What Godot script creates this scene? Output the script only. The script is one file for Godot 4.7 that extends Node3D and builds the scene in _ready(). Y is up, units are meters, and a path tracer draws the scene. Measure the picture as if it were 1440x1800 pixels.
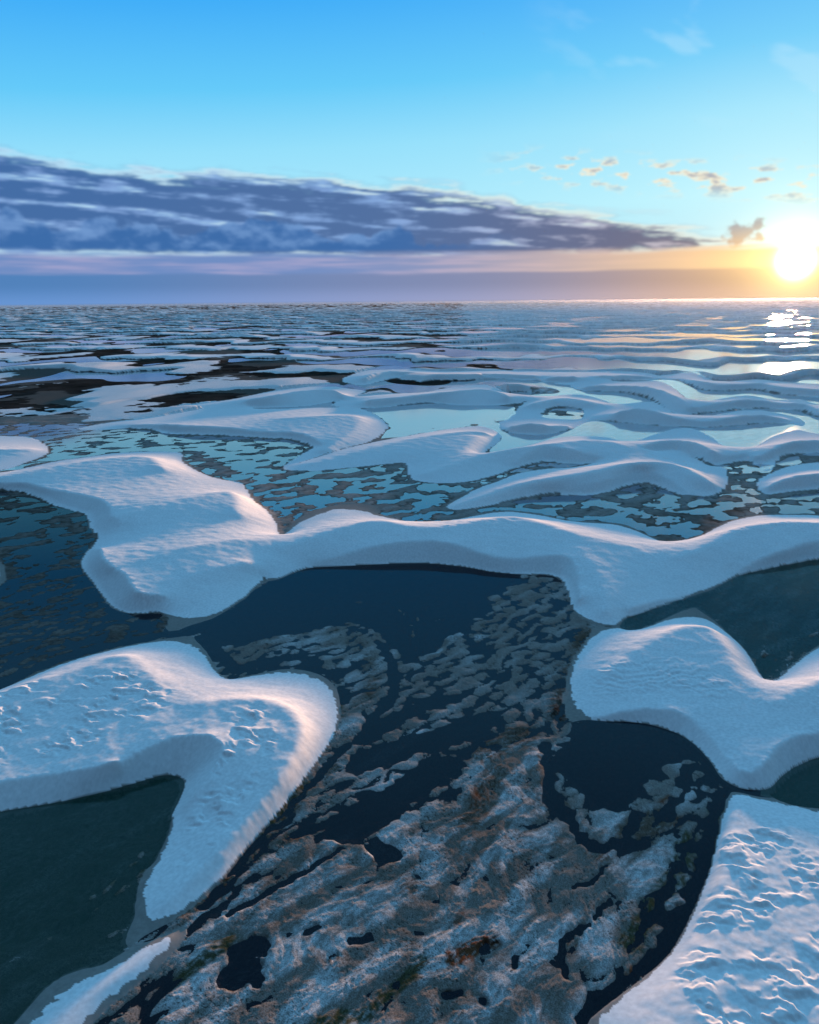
extends Node3D
# Aerial view of a white sand dune field with rain lagoons at sunset.

# ---------------------------------------------------------------- camera and light numbers
const EYE := 100.0                 # height of the drone above the lagoons
const FOCAL := 1440.0              # focal length in photo pixels (1440 x 1800)
const PITCH := 0.25150             # downward tilt
const ROLL := -0.0097
const SUN_AZ := 24.44              # degrees to the side of -z
const SUN_EL := 2.2

# ---------------------------------------------------------------- ground grid (azimuth, log distance) used to raise the dunes
const DA := 0.003
const A0 := -0.81
const NC := 541
const NR := 1022
var L0 := log(70.0)

var hgt := PackedFloat32Array()
var mask := PackedByteArray()      # 0 flat, 1 free sand, 2 fixed sand
var owner_of := PackedByteArray()
var slip := PackedByteArray()
var source := PackedFloat32Array()
var f_elev := PackedFloat32Array()
var f_amp := PackedFloat32Array()
var f_pale := PackedFloat32Array()
var f_brown := PackedFloat32Array()
var f_rust := PackedFloat32Array()
var f_olive := PackedFloat32Array()
var f_dark := PackedFloat32Array()
var f_rough := PackedFloat32Array()
var f_step := PackedFloat32Array()
var f_zone := PackedFloat32Array() # 1 where the ground was drawn by hand
var lagoon_of := PackedByteArray()
var cam_f: Vector3
var cam_r: Vector3
var cam_u: Vector3
var dunes: Array = []
var lagoons: Array = []
var t_start := 0


func noise(freq: float, octaves: int, number: int, kind := FastNoiseLite.TYPE_SIMPLEX_SMOOTH) -> FastNoiseLite:
	var n := FastNoiseLite.new()
	n.noise_type = kind
	n.frequency = freq
	n.seed = number
	n.fractal_octaves = octaves
	n.fractal_type = FastNoiseLite.FRACTAL_FBM if octaves > 1 else FastNoiseLite.FRACTAL_NONE
	return n


func stage(what: String) -> void:
	print("%5.1f s  %s" % [(Time.get_ticks_msec() - t_start) / 1000.0, what])


# ---------------------------------------------------------------- sight lines of the photograph to places on the ground
func set_up_view() -> void:
	cam_f = Vector3(0, -sin(PITCH), -cos(PITCH))
	var u := Vector3(0, cos(PITCH), -sin(PITCH))
	cam_r = Vector3.RIGHT * cos(ROLL) + u * sin(ROLL)
	cam_u = u * cos(ROLL) - Vector3.RIGHT * sin(ROLL)


func sight(px: float, py: float) -> Vector3:
	return cam_f * FOCAL + cam_r * (px - 720.0) - cam_u * (py - 900.0)


func place(px: float, py: float, h := 0.0) -> Vector2:
	var d := sight(px, py)
	var t := (h - EYE) / minf(d.y, -1.0)
	return Vector2(d.x * t, d.z * t)


func cell(p: Vector2) -> Vector2:
	return Vector2((atan2(p.x, -p.y) - A0) / DA, (0.5 * log(p.length_squared()) - L0) / DA)


func crest_height(bx: float, by: float, ax: float, ay: float, slope: float) -> float:
	# the height at which a face of that slope, standing on its foot, meets the sight line of its brink
	var foot := place(ax, ay)
	var best := 0.0
	var least := 1e9
	var h := 0.0
	while h < 11.0:
		var b := place(bx, by, h)
		var beside := absf(b.angle_to(foot)) * foot.length()
		if b.length() < foot.length() - 0.3 - 0.12 * beside:
			break
		var miss := slope * b.distance_to(foot) - h
		if miss < least:
			least = miss
			best = h
		if miss <= 0.0:
			break
		h += 0.02
	return best


func spline(p: Array, width: int, closed: bool, steps: int) -> Array:
	# Catmull-Rom through rows of `width` numbers
	var n: int = p.size() / width
	var out := []
	var last: int = n if closed else n - 1
	for i in last:
		for s in steps:
			var t := float(s) / steps
			for k in width:
				var a: float = p[posmod(i - 1, n) * width + k] if closed else p[maxi(i - 1, 0) * width + k]
				var b: float = p[i * width + k]
				var c: float = p[posmod(i + 1, n) * width + k] if closed else p[mini(i + 1, n - 1) * width + k]
				var d: float = p[posmod(i + 2, n) * width + k] if closed else p[mini(i + 2, n - 1) * width + k]
				out.append(0.5 * (2.0 * b + (c - a) * t + (2.0 * a - 5.0 * b + 4.0 * c - d) * t * t + (3.0 * b - a - 3.0 * c + d) * t * t * t))
	if not closed:
		for k in width:
			out.append(p[(n - 1) * width + k])
	return out


func outline_cells(points: Array, smooth := true) -> PackedVector2Array:
	var p: Array = spline(points, 2, true, 4) if smooth else points
	var out := PackedVector2Array()
	for i in p.size() / 2:
		out.append(cell(place(p[2 * i], p[2 * i + 1])))
	return out


func fill(poly: PackedVector2Array, each: Callable) -> void:
	var lo := NR
	var hi := 0
	for p in poly:
		lo = mini(lo, int(floor(p.y)))
		hi = maxi(hi, int(ceil(p.y)))
	for row in range(maxi(lo, 0), mini(hi, NR - 1) + 1):
		var xs := PackedFloat32Array()
		for i in poly.size():
			var a := poly[i]
			var b := poly[(i + 1) % poly.size()]
			if (a.y <= row) != (b.y <= row):
				xs.append(a.x + (row - a.y) / (b.y - a.y) * (b.x - a.x))
		xs.sort()
		for k in range(0, xs.size() - 1, 2):
			var c0 := maxi(0, int(ceil(xs[k])))
			var c1 := mini(NC - 1, int(floor(xs[k + 1])))
			if c1 >= c0:
				each.call(row, c0, c1)


# ---------------------------------------------------------------- sand
func dune(label: String, outline: Array, faces: Array, spines: Array, dome := 0.004, holes: Array = []) -> void:
	dunes.append(label)
	var id := dunes.size()
	fill(outline_cells(outline), func(row: int, c0: int, c1: int) -> void:
		var s := exp(L0 + row * DA) * DA
		for c in range(c0, c1 + 1):
			var k := row * NC + c
			if owner_of[k] == 0:
				owner_of[k] = id
				mask[k] = 1
				source[k] = dome * s * s * 0.25)
	for hole in holes:
		fill(outline_cells(hole), func(row: int, c0: int, c1: int) -> void:
			for c in range(c0, c1 + 1):
				owner_of[row * NC + c] = 0
				mask[row * NC + c] = 0)
	for face in faces:                       # [slope in degrees, brink x, y, foot x, y, ...]
		var slope := tan(deg_to_rad(face[0]))
		var steep: bool = face[0] > 25 or face[0] < 0
		var raw: Array = face.slice(1)
		var given: bool = face[0] < 0        # seen from the side: each brink comes with its height
		var wide := 5 if given else 4
		var rows := []                       # col, row of the brink, its height, col, row of the foot
		for i in raw.size() / wide:
			var j: int = wide * i
			var h: float = raw[j + 4] if given else crest_height(raw[j], raw[j + 1], raw[j + 2], raw[j + 3], slope)
			var b := cell(place(raw[j], raw[j + 1], h))
			var a := cell(place(raw[j + 2], raw[j + 3]))
			rows.append_array([b.x, b.y, h, a.x, a.y])
		rows = spline(rows, 5, false, 6)
		for i in rows.size() / 5 - 1:
			var j: int = i * 5
			var b0 := Vector3(rows[j], rows[j + 1], rows[j + 2])
			var b1 := Vector3(rows[j + 5], rows[j + 6], rows[j + 7])
			# the face runs on a little under the water or mud at its foot
			var a0 := Vector3(rows[j + 3], rows[j + 4], 0.0)
			var a1 := Vector3(rows[j + 8], rows[j + 9], 0.0)
			a0 += (a0 - b0) * minf(0.22, 0.7 / maxf(b0.z, 0.1))
			a1 += (a1 - b1) * minf(0.22, 0.7 / maxf(b1.z, 0.1))
			lay_facet(b0, a0, b1, id, steep)
			lay_facet(b1, a0, a1, id, steep)
	for spine in spines:                     # x, y, height ...
		var p: Array = spline(spine, 3, false, 6)
		for i in p.size() / 3 - 1:
			var a := cell(place(p[3 * i], p[3 * i + 1], p[3 * i + 2]))
			var b := cell(place(p[3 * i + 3], p[3 * i + 4], p[3 * i + 5]))
			var n := maxi(1, int(1.5 * a.distance_to(b)))
			for s in n + 1:
				var q := a.lerp(b, float(s) / n)
				var c := int(round(q.x))
				var r := int(round(q.y))
				if c >= 0 and c < NC and r >= 0 and r < NR:
					var k := r * NC + c
					if mask[k] == 1 and owner_of[k] == id:
						hgt[k] = lerpf(p[3 * i + 2], p[3 * i + 5], float(s) / n)
						mask[k] = 2


func lay_facet(p: Vector3, q: Vector3, t: Vector3, id: int, steep: bool) -> void:
	# one facet of a face: column, row and height of its corners
	var area := (q.x - p.x) * (t.y - p.y) - (t.x - p.x) * (q.y - p.y)
	if absf(area) < 1e-6:
		return
	for r in range(maxi(0, int(floorf(minf(p.y, minf(q.y, t.y))))), mini(NR - 1, int(ceilf(maxf(p.y, maxf(q.y, t.y))))) + 1):
		for c in range(maxi(0, int(floorf(minf(p.x, minf(q.x, t.x))))), mini(NC - 1, int(ceilf(maxf(p.x, maxf(q.x, t.x))))) + 1):
			var u := ((c - p.x) * (t.y - p.y) - (t.x - p.x) * (r - p.y)) / area
			var v := ((q.x - p.x) * (r - p.y) - (c - p.x) * (q.y - p.y)) / area
			if u >= -0.001 and v >= -0.001 and u + v <= 1.001:
				var k := r * NC + c
				if owner_of[k] == 0 or owner_of[k] == id:
					hgt[k] = p.z + u * (q.z - p.z) + v * (t.z - p.z)
					mask[k] = 2
					owner_of[k] = id
					if steep:
						slip[k] = 1


func relax(h: PackedFloat32Array, m: PackedByteArray, src: PackedFloat32Array, w: int, n: int, rounds: int) -> PackedFloat32Array:
	var free := PackedInt32Array()
	for r in range(1, n - 1):
		for c in range(1, w - 1):
			if m[r * w + c] == 1:
				free.append(r * w + c)
	for i in rounds:
		var push := 1.5 if i < rounds - 6 else 1.0
		for k in free:
			var was := h[k]
			h[k] = was + push * (0.25 * (h[k - 1] + h[k + 1] + h[k - w] + h[k + w]) + src[k] - was)
	return h


func raise_dunes(h: PackedFloat32Array, m: PackedByteArray, src: PackedFloat32Array, w: int, n: int, level: int) -> PackedFloat32Array:
	# the sand surface: fixed at its feet, brinks and spines and evenly curved between them; coarse grids first
	if level < 3:
		var w2 := (w + 1) / 2
		var n2 := (n + 1) / 2
		var h2 := PackedFloat32Array(); h2.resize(w2 * n2)
		var m2 := PackedByteArray(); m2.resize(w2 * n2)
		var s2 := PackedFloat32Array(); s2.resize(w2 * n2)
		for r in n2:
			for c in w2:
				var sum := 0.0
				var fixed := 0
				var free := 0
				var s := 0.0
				for dr in 2:
					for dc in 2:
						var rr := mini(2 * r + dr, n - 1)
						var cc := mini(2 * c + dc, w - 1)
						var k := rr * w + cc
						if m[k] == 2:
							sum += h[k]
							fixed += 1
						elif m[k] == 1:
							free += 1
						s = maxf(s, src[k])
				var j := r * w2 + c
				if fixed > 0:
					h2[j] = sum / fixed
					m2[j] = 2
				elif free >= 2:
					m2[j] = 1
				s2[j] = s * 4.0
		h2 = raise_dunes(h2, m2, s2, w2, n2, level + 1)
		for r in range(1, n - 1):
			for c in range(1, w - 1):
				var k := r * w + c
				if m[k] == 1:
					h[k] = h2[mini((r + 0) / 2, n2 - 1) * w2 + mini(c / 2, w2 - 1)]
	return relax(h, m, src, w, n, [30, 26, 40, 120][level])


# ---------------------------------------------------------------- wet ground between the dunes
func zone(outline: Array, elev: float, amp: float, pale: float, brown: float, olive: float, dark: float, smooth := true) -> void:
	fill(outline_cells(outline, smooth), func(row: int, c0: int, c1: int) -> void:
		for c in range(c0, c1 + 1):
			var k := row * NC + c
			f_elev[k] = elev
			f_amp[k] = amp
			f_pale[k] = pale
			f_brown[k] = brown
			f_olive[k] = olive
			f_dark[k] = dark
			f_zone[k] = 1.0)


func stroke(field: PackedFloat32Array, half_width: float, value: float, points: Array, soft := 0.6) -> PackedFloat32Array:
	# a winding band on the ground, half_width metres to each side, that moves the field towards value
	var p: Array = spline(points, 2, false, 4) if points.size() > 2 else points + points
	for i in maxi(1, p.size() / 2 - 1):
		var a := place(p[2 * i], p[2 * i + 1])
		var b := place(p[2 * i + 2], p[2 * i + 3]) if p.size() > 2 else a
		var reach := half_width * (1.0 + soft)
		var mid := (a + b) * 0.5
		var rad := reach + a.distance_to(b) * 0.5
		var dist := mid.length()
		var cc := cell(mid)
		var dc := int(ceil(rad / dist / DA)) + 1
		for r in range(maxi(0, int(cc.y) - dc), mini(NR - 1, int(cc.y) + dc) + 1):
			var rr := exp(L0 + r * DA)
			for c in range(maxi(0, int(cc.x) - dc), mini(NC - 1, int(cc.x) + dc) + 1):
				var ang := A0 + c * DA
				var q := Vector2(rr * sin(ang), -rr * cos(ang))
				var ragged := minf(0.9, 0.25 + 0.4 * half_width) if half_width < 3.5 else 0.0
				if ragged > 0.0:
					q += Vector2(n_fine.get_noise_2d(q.x * 0.28, q.y * 0.28), n_fine.get_noise_2d(q.x * 0.28 + 77.0, q.y * 0.28)) * 1.6 * ragged
				var ab := b - a
				var t := clampf((q - a).dot(ab) / maxf(ab.length_squared(), 1e-6), 0.0, 1.0)
				var d := q.distance_to(a + ab * t)
				if d < reach:
					var w := 1.0 - smoothstep(half_width * (1.0 - soft), reach, d)
					var k := r * NC + c
					field[k] = lerpf(field[k], value, w)
	return field


func blurred(field: PackedFloat32Array, times: int) -> PackedFloat32Array:
	var im := Image.create_from_data(NC, NR, false, Image.FORMAT_RF, field.to_byte_array())
	im.resize(NC / times, NR / times, Image.INTERPOLATE_BILINEAR)
	im.resize(NC, NR, Image.INTERPOLATE_CUBIC)
	return im.get_data().to_float32_array()


func lagoon(label: String, kind: String, outline: Array) -> void:
	lagoons.append([label, kind])
	var id := lagoons.size()
	fill(outline_cells(outline, false), func(row: int, c0: int, c1: int) -> void:
		for c in range(c0, c1 + 1):
			if lagoon_of[row * NC + c] == 0:
				lagoon_of[row * NC + c] = id)


# ---------------------------------------------------------------- sky: air and clouds by direction, with fill light added above the view
var sky_streak: FastNoiseLite
var sky_puff: FastNoiseLite
var sky_wisp: FastNoiseLite
var band_az := PackedFloat32Array()
var band_top := PackedFloat32Array()
var band_low := PackedFloat32Array()


func mixc(a: Vector3, b: Vector3, t: float) -> Vector3:
	return a + (b - a) * clampf(t, 0.0, 1.0)


func ramp(stops: Array, v: float) -> Vector3:
	for i in range(1, stops.size()):
		if v <= stops[i][0]:
			return mixc(stops[i - 1][1], stops[i][1], (v - stops[i - 1][0]) / (stops[i][0] - stops[i - 1][0]))
	return stops[-1][1]


var clear_and_fill_stops := [
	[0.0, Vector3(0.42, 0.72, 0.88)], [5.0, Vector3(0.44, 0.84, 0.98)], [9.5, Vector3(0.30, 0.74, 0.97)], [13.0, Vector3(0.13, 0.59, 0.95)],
	[18.0, Vector3(0.047, 0.41, 0.94)], [28.0, Vector3(0.22, 0.90, 1.66)], [42.0, Vector3(0.36, 0.98, 1.66)], [60.0, Vector3(0.16, 0.48, 0.88)], [90.0, Vector3(0.07, 0.22, 0.44)]]  # band above the view made brighter than visible sky, added to light flats
var back_stops := [
	[0.0, Vector3(0.06, 0.09, 0.15)], [13.0, Vector3(0.07, 0.10, 0.16)], [25.0, Vector3(0.06, 0.11, 0.18)],
	[60.0, Vector3(0.05, 0.15, 0.30)], [90.0, Vector3(0.07, 0.22, 0.44)]]  # sky behind the camera set dim so slip faces stay darker


func sky_color(az: float, el: float) -> Vector3:
	var away := smoothstep(40.0, 112.0, absf(az - 12.0))
	var c := ramp(clear_and_fill_stops, clampf(el - clampf(az, -60.0, 30.0) * 0.05 - 0.3, 0.0, 90.0))
	c = mixc(c, ramp(back_stops, el), away)
	# the sun's aureole
	var dx := (az - SUN_AZ) * cos(deg_to_rad(el))
	var dy := el - SUN_EL
	var d := sqrt(dx * dx + dy * dy)
	c += Vector3(0.30, 0.20, 0.06) * exp(-d / 7.0) * 1.2
	# cloud deck
	if el < 14.0 and absf(az) < 130.0:
		var i := 1
		while i < band_az.size() - 1 and band_az[i] < az:
			i += 1
		var t := clampf((az - band_az[i - 1]) / (band_az[i] - band_az[i - 1]), 0.0, 1.0)
		var top := lerpf(band_top[i - 1], band_top[i], t)
		var low := lerpf(band_low[i - 1], band_low[i], t)
		var tilt := el + az * 0.07
		var s := sky_streak.get_noise_2d(az * 0.22, tilt * 2.9)
		var s2 := sky_streak.get_noise_2d(az * 0.50 + 70.0, tilt * 4.6)
		var p := sky_puff.get_noise_2d(az, el * 1.7)
		var edge := s * 0.55 + s2 * 0.35 + p * 0.25
		var dens := smoothstep(-0.55, 0.55, (top - el) + edge * 1.3) * smoothstep(-0.35, 0.45, (el - low) + p * 0.35)
		dens *= 1.0 - 0.45 * smoothstep(0.30, 0.85, s2 * 0.6 + s * 0.75 + smoothstep(2.2, 0.0, top - el) * 0.16)
		dens *= smoothstep(130.0, 70.0, absf(az))
		var east := smoothstep(-4.0, 20.0, az)
		var dark := mixc(mixc(Vector3(0.050, 0.135, 0.36), Vector3(0.075, 0.145, 0.34), smoothstep(-25.0, 0.0, az)), Vector3(0.16, 0.15, 0.23), east)
		var light := mixc(Vector3(0.22, 0.37, 0.70), Vector3(0.58, 0.52, 0.58), east)
		var body := mixc(dark, light, smoothstep(-0.10, 0.55, 0.8 * s + 0.7 * s2 + 0.45 * p))
		# thin, sunlit edges of the deck
		var rim := smoothstep(0.95, 0.45, dens) * smoothstep(0.05, 0.35, dens)
		body = mixc(body, mixc(Vector3(0.62, 0.74, 0.90), Vector3(0.95, 0.84, 0.66), smoothstep(-26.0, 12.0, az)), rim * 0.95)
		c = mixc(c, body, dens * 0.97)
		# heaped clouds in front of the deck
		var heap_top := 5.3 - 0.035 * (az + 25.0) + 1.3 * sky_puff.get_noise_2d(az * 0.55 + 40.0, 3.0) + 0.5 * p
		var heap := smoothstep(-0.10, 0.22, heap_top - el) * smoothstep(3.15, 3.45, el) * smoothstep(9.0, -3.0, az) * smoothstep(130.0, 70.0, absf(az))
		var lump := sky_puff.get_noise_2d(az * 1.3 + 9.0, el * 2.4 + 17.0)
		c = mixc(c, mixc(Vector3(0.045, 0.15, 0.40), Vector3(0.15, 0.30, 0.60), smoothstep(-0.35, 0.55, lump + (el - 4.2) * 0.35)), heap * 0.9)
		# scattered bright puffs towards the sun
		var w := sky_wisp.get_noise_2d(az * 0.9, el * 3.0)
		var zone_w := smoothstep(1.5, 0.2, absf(el - 7.4 + (az - 17.0) * 0.10)) * smoothstep(4.0, 12.0, az) * smoothstep(60.0, 30.0, az)
		var puff := smoothstep(0.08, 0.32, w) * zone_w
		c = mixc(c, mixc(Vector3(1.0, 0.86, 0.62), Vector3(0.42, 0.38, 0.42), smoothstep(0.25, 0.55, w)), puff * 0.85)
		var lone := Vector2((az - 21.4) / 1.15, (el - 3.85 - 0.5 * p) / 0.75).length()
		c = mixc(c, mixc(Vector3(0.55, 0.32, 0.20), Vector3(0.30, 0.24, 0.28), smoothstep(3.4, 4.6, el)), smoothstep(1.15, 0.6, lone + 0.9 * sky_puff.get_noise_2d(az * 2.6, el * 3.4)) * 0.75)
		# high thin wisps
	var veil := sky_wisp.get_noise_2d(az * 0.35 + 200.0, (el + az * 0.25) * 0.9)
	c = mixc(c, Vector3(0.60, 0.86, 1.0), smoothstep(0.12, 0.55, veil) * smoothstep(8.0, 14.0, el) * smoothstep(40.0, 15.0, el) * smoothstep(6.0, 16.0, az) * smoothstep(70.0, 30.0, az) * 0.28)
	# pale strip under the deck, then the haze bank on the horizon
	var side := smoothstep(-30.0, 24.0, az) * smoothstep(120.0, 60.0, absf(az - 24.0))
	var strip_n := sky_streak.get_noise_2d(az * 0.25 + 30.0, el * 5.0)
	var strip := mixc(mixc(Vector3(0.16, 0.27, 0.55), Vector3(0.34, 0.36, 0.60), smoothstep(-0.3, 0.5, strip_n)), Vector3(0.95, 0.62, 0.34), pow(side, 4.0))
	c = mixc(c, strip, smoothstep(3.35, 2.85, el + 0.25 * strip_n) * (1.0 - 0.5 * away))
	var bank := mixc(mixc(Vector3(0.085, 0.225, 0.50), Vector3(0.20, 0.26, 0.46), smoothstep(-26.0, 2.0, az)), Vector3(0.62, 0.40, 0.27), pow(side, 6.0))
	bank = mixc(bank, bank * 1.25 + Vector3(0.03, 0.02, 0.02), smoothstep(1.3, 0.0, el))
	c = mixc(c, bank, smoothstep(1.95, 1.72, el + 0.1 * strip_n) * (1.0 - 0.5 * away))
	# glow close to the sun
	c += Vector3(1.0, 0.62, 0.10) * 0.75 * exp(-pow(absf(dx) / 4.2, 1.3) - pow(absf(dy) / 1.5, 1.5))
	c += Vector3(1.0, 0.80, 0.30) * 1.1 * exp(-pow(d / 1.7, 1.4))
	c += Vector3(1.0, 0.92, 0.70) * 9.0 * exp(-pow(d / 0.80, 2.6))
	return c


func make_sky() -> Sky:
	sky_streak = noise(0.35, 4, 11)
	sky_puff = noise(0.30, 5, 23)
	sky_wisp = noise(0.40, 4, 37)
	for q in [[-700, 215, 442], [-300, 240, 444], [0, 266, 446], [250, 300, 448], [500, 312, 452], [720, 326, 456], [870, 352, 456], [1000, 378, 452], [1180, 398, 440], [1290, 428, 436], [1400, 460, 440], [1500, 470, 440]]:
		var a := sight(q[0], q[1])
		var b := sight(q[0], q[2])
		band_az.append(rad_to_deg(atan2(a.x, -a.z)))
		band_top.append(rad_to_deg(asin(a.normalized().y)))
		band_low.append(rad_to_deg(asin(b.normalized().y)))
	var w := 4096
	var h := 2048
	var small := Image.create(512, 256, false, Image.FORMAT_RGBAF)
	for y in 129:
		for x in 512:
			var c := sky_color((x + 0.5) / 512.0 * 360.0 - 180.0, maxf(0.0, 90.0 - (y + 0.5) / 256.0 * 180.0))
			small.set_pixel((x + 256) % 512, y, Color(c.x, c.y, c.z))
	small.fill_rect(Rect2i(0, 129, 512, 127), Color(0.16, 0.24, 0.36))
	small.resize(w, h, Image.INTERPOLATE_BILINEAR)
	# the same air again, finer, where clouds are near enough to show their grain
	for y in range(760, 1028):
		var el := maxf(0.0, 90.0 - (y + 0.5) / h * 180.0)
		for x in range(1600, 2500):
			var c := sky_color((x + 0.5) / w * 360.0 - 180.0, el)
			small.set_pixel((x + w / 2) % w, y, Color(c.x, c.y, c.z))
	var m := PanoramaSkyMaterial.new()
	m.panorama = ImageTexture.create_from_image(small)
	var s := Sky.new()
	s.sky_material = m
	return s


# ---------------------------------------------------------------- far dune field
var n_warp: FastNoiseLite
var n_ridge: FastNoiseLite
var n_land: FastNoiseLite
var n_fine: FastNoiseLite
var n_isle: FastNoiseLite
var n_braid: FastNoiseLite
var n_grain: FastNoiseLite
var n_hum: FastNoiseLite
var n_cell: FastNoiseLite


func dry_plain(far: float) -> float:
	# the land stands clear of the ground water far inland
	return 2.0 * smoothstep(5500.0, 9500.0, far)


func far_ground(x: float, z: float, far: float, side: float) -> float:
	# ridges across the wind with lagoons between; side: 0 low wet plain, 1 close ridges
	var q := x * 0.985 + z * 0.17
	var p := -z * 0.985 + x * 0.17
	var warp := n_warp.get_noise_2d(q * 0.0034, p * 0.0010) * 0.50 + n_warp.get_noise_2d(q * 0.0125 + 40.0, p * 0.004) * 0.20
	var ph := p / 290.0 + warp
	var f := ph - floorf(ph)
	var along := n_ridge.get_noise_2d(q * 0.0030, floorf(ph) * 17.3)
	var up := smoothstep(0.0, 0.075, f)
	var down := 1.0 - smoothstep(0.06, lerpf(0.75, 0.42, side), f)
	var tall := clampf(lerpf(0.70, 0.92, side) + 1.0 * along, 0.0, 1.4)
	var land := n_land.get_noise_2d(x * 0.0028, z * 0.0016)
	var a := lerpf(6.0, 7.2, side)
	return dry_plain(far) + a * tall * minf(up, down) - lerpf(0.05, 1.3, side) + land * lerpf(2.2, 0.8, side)


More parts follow.
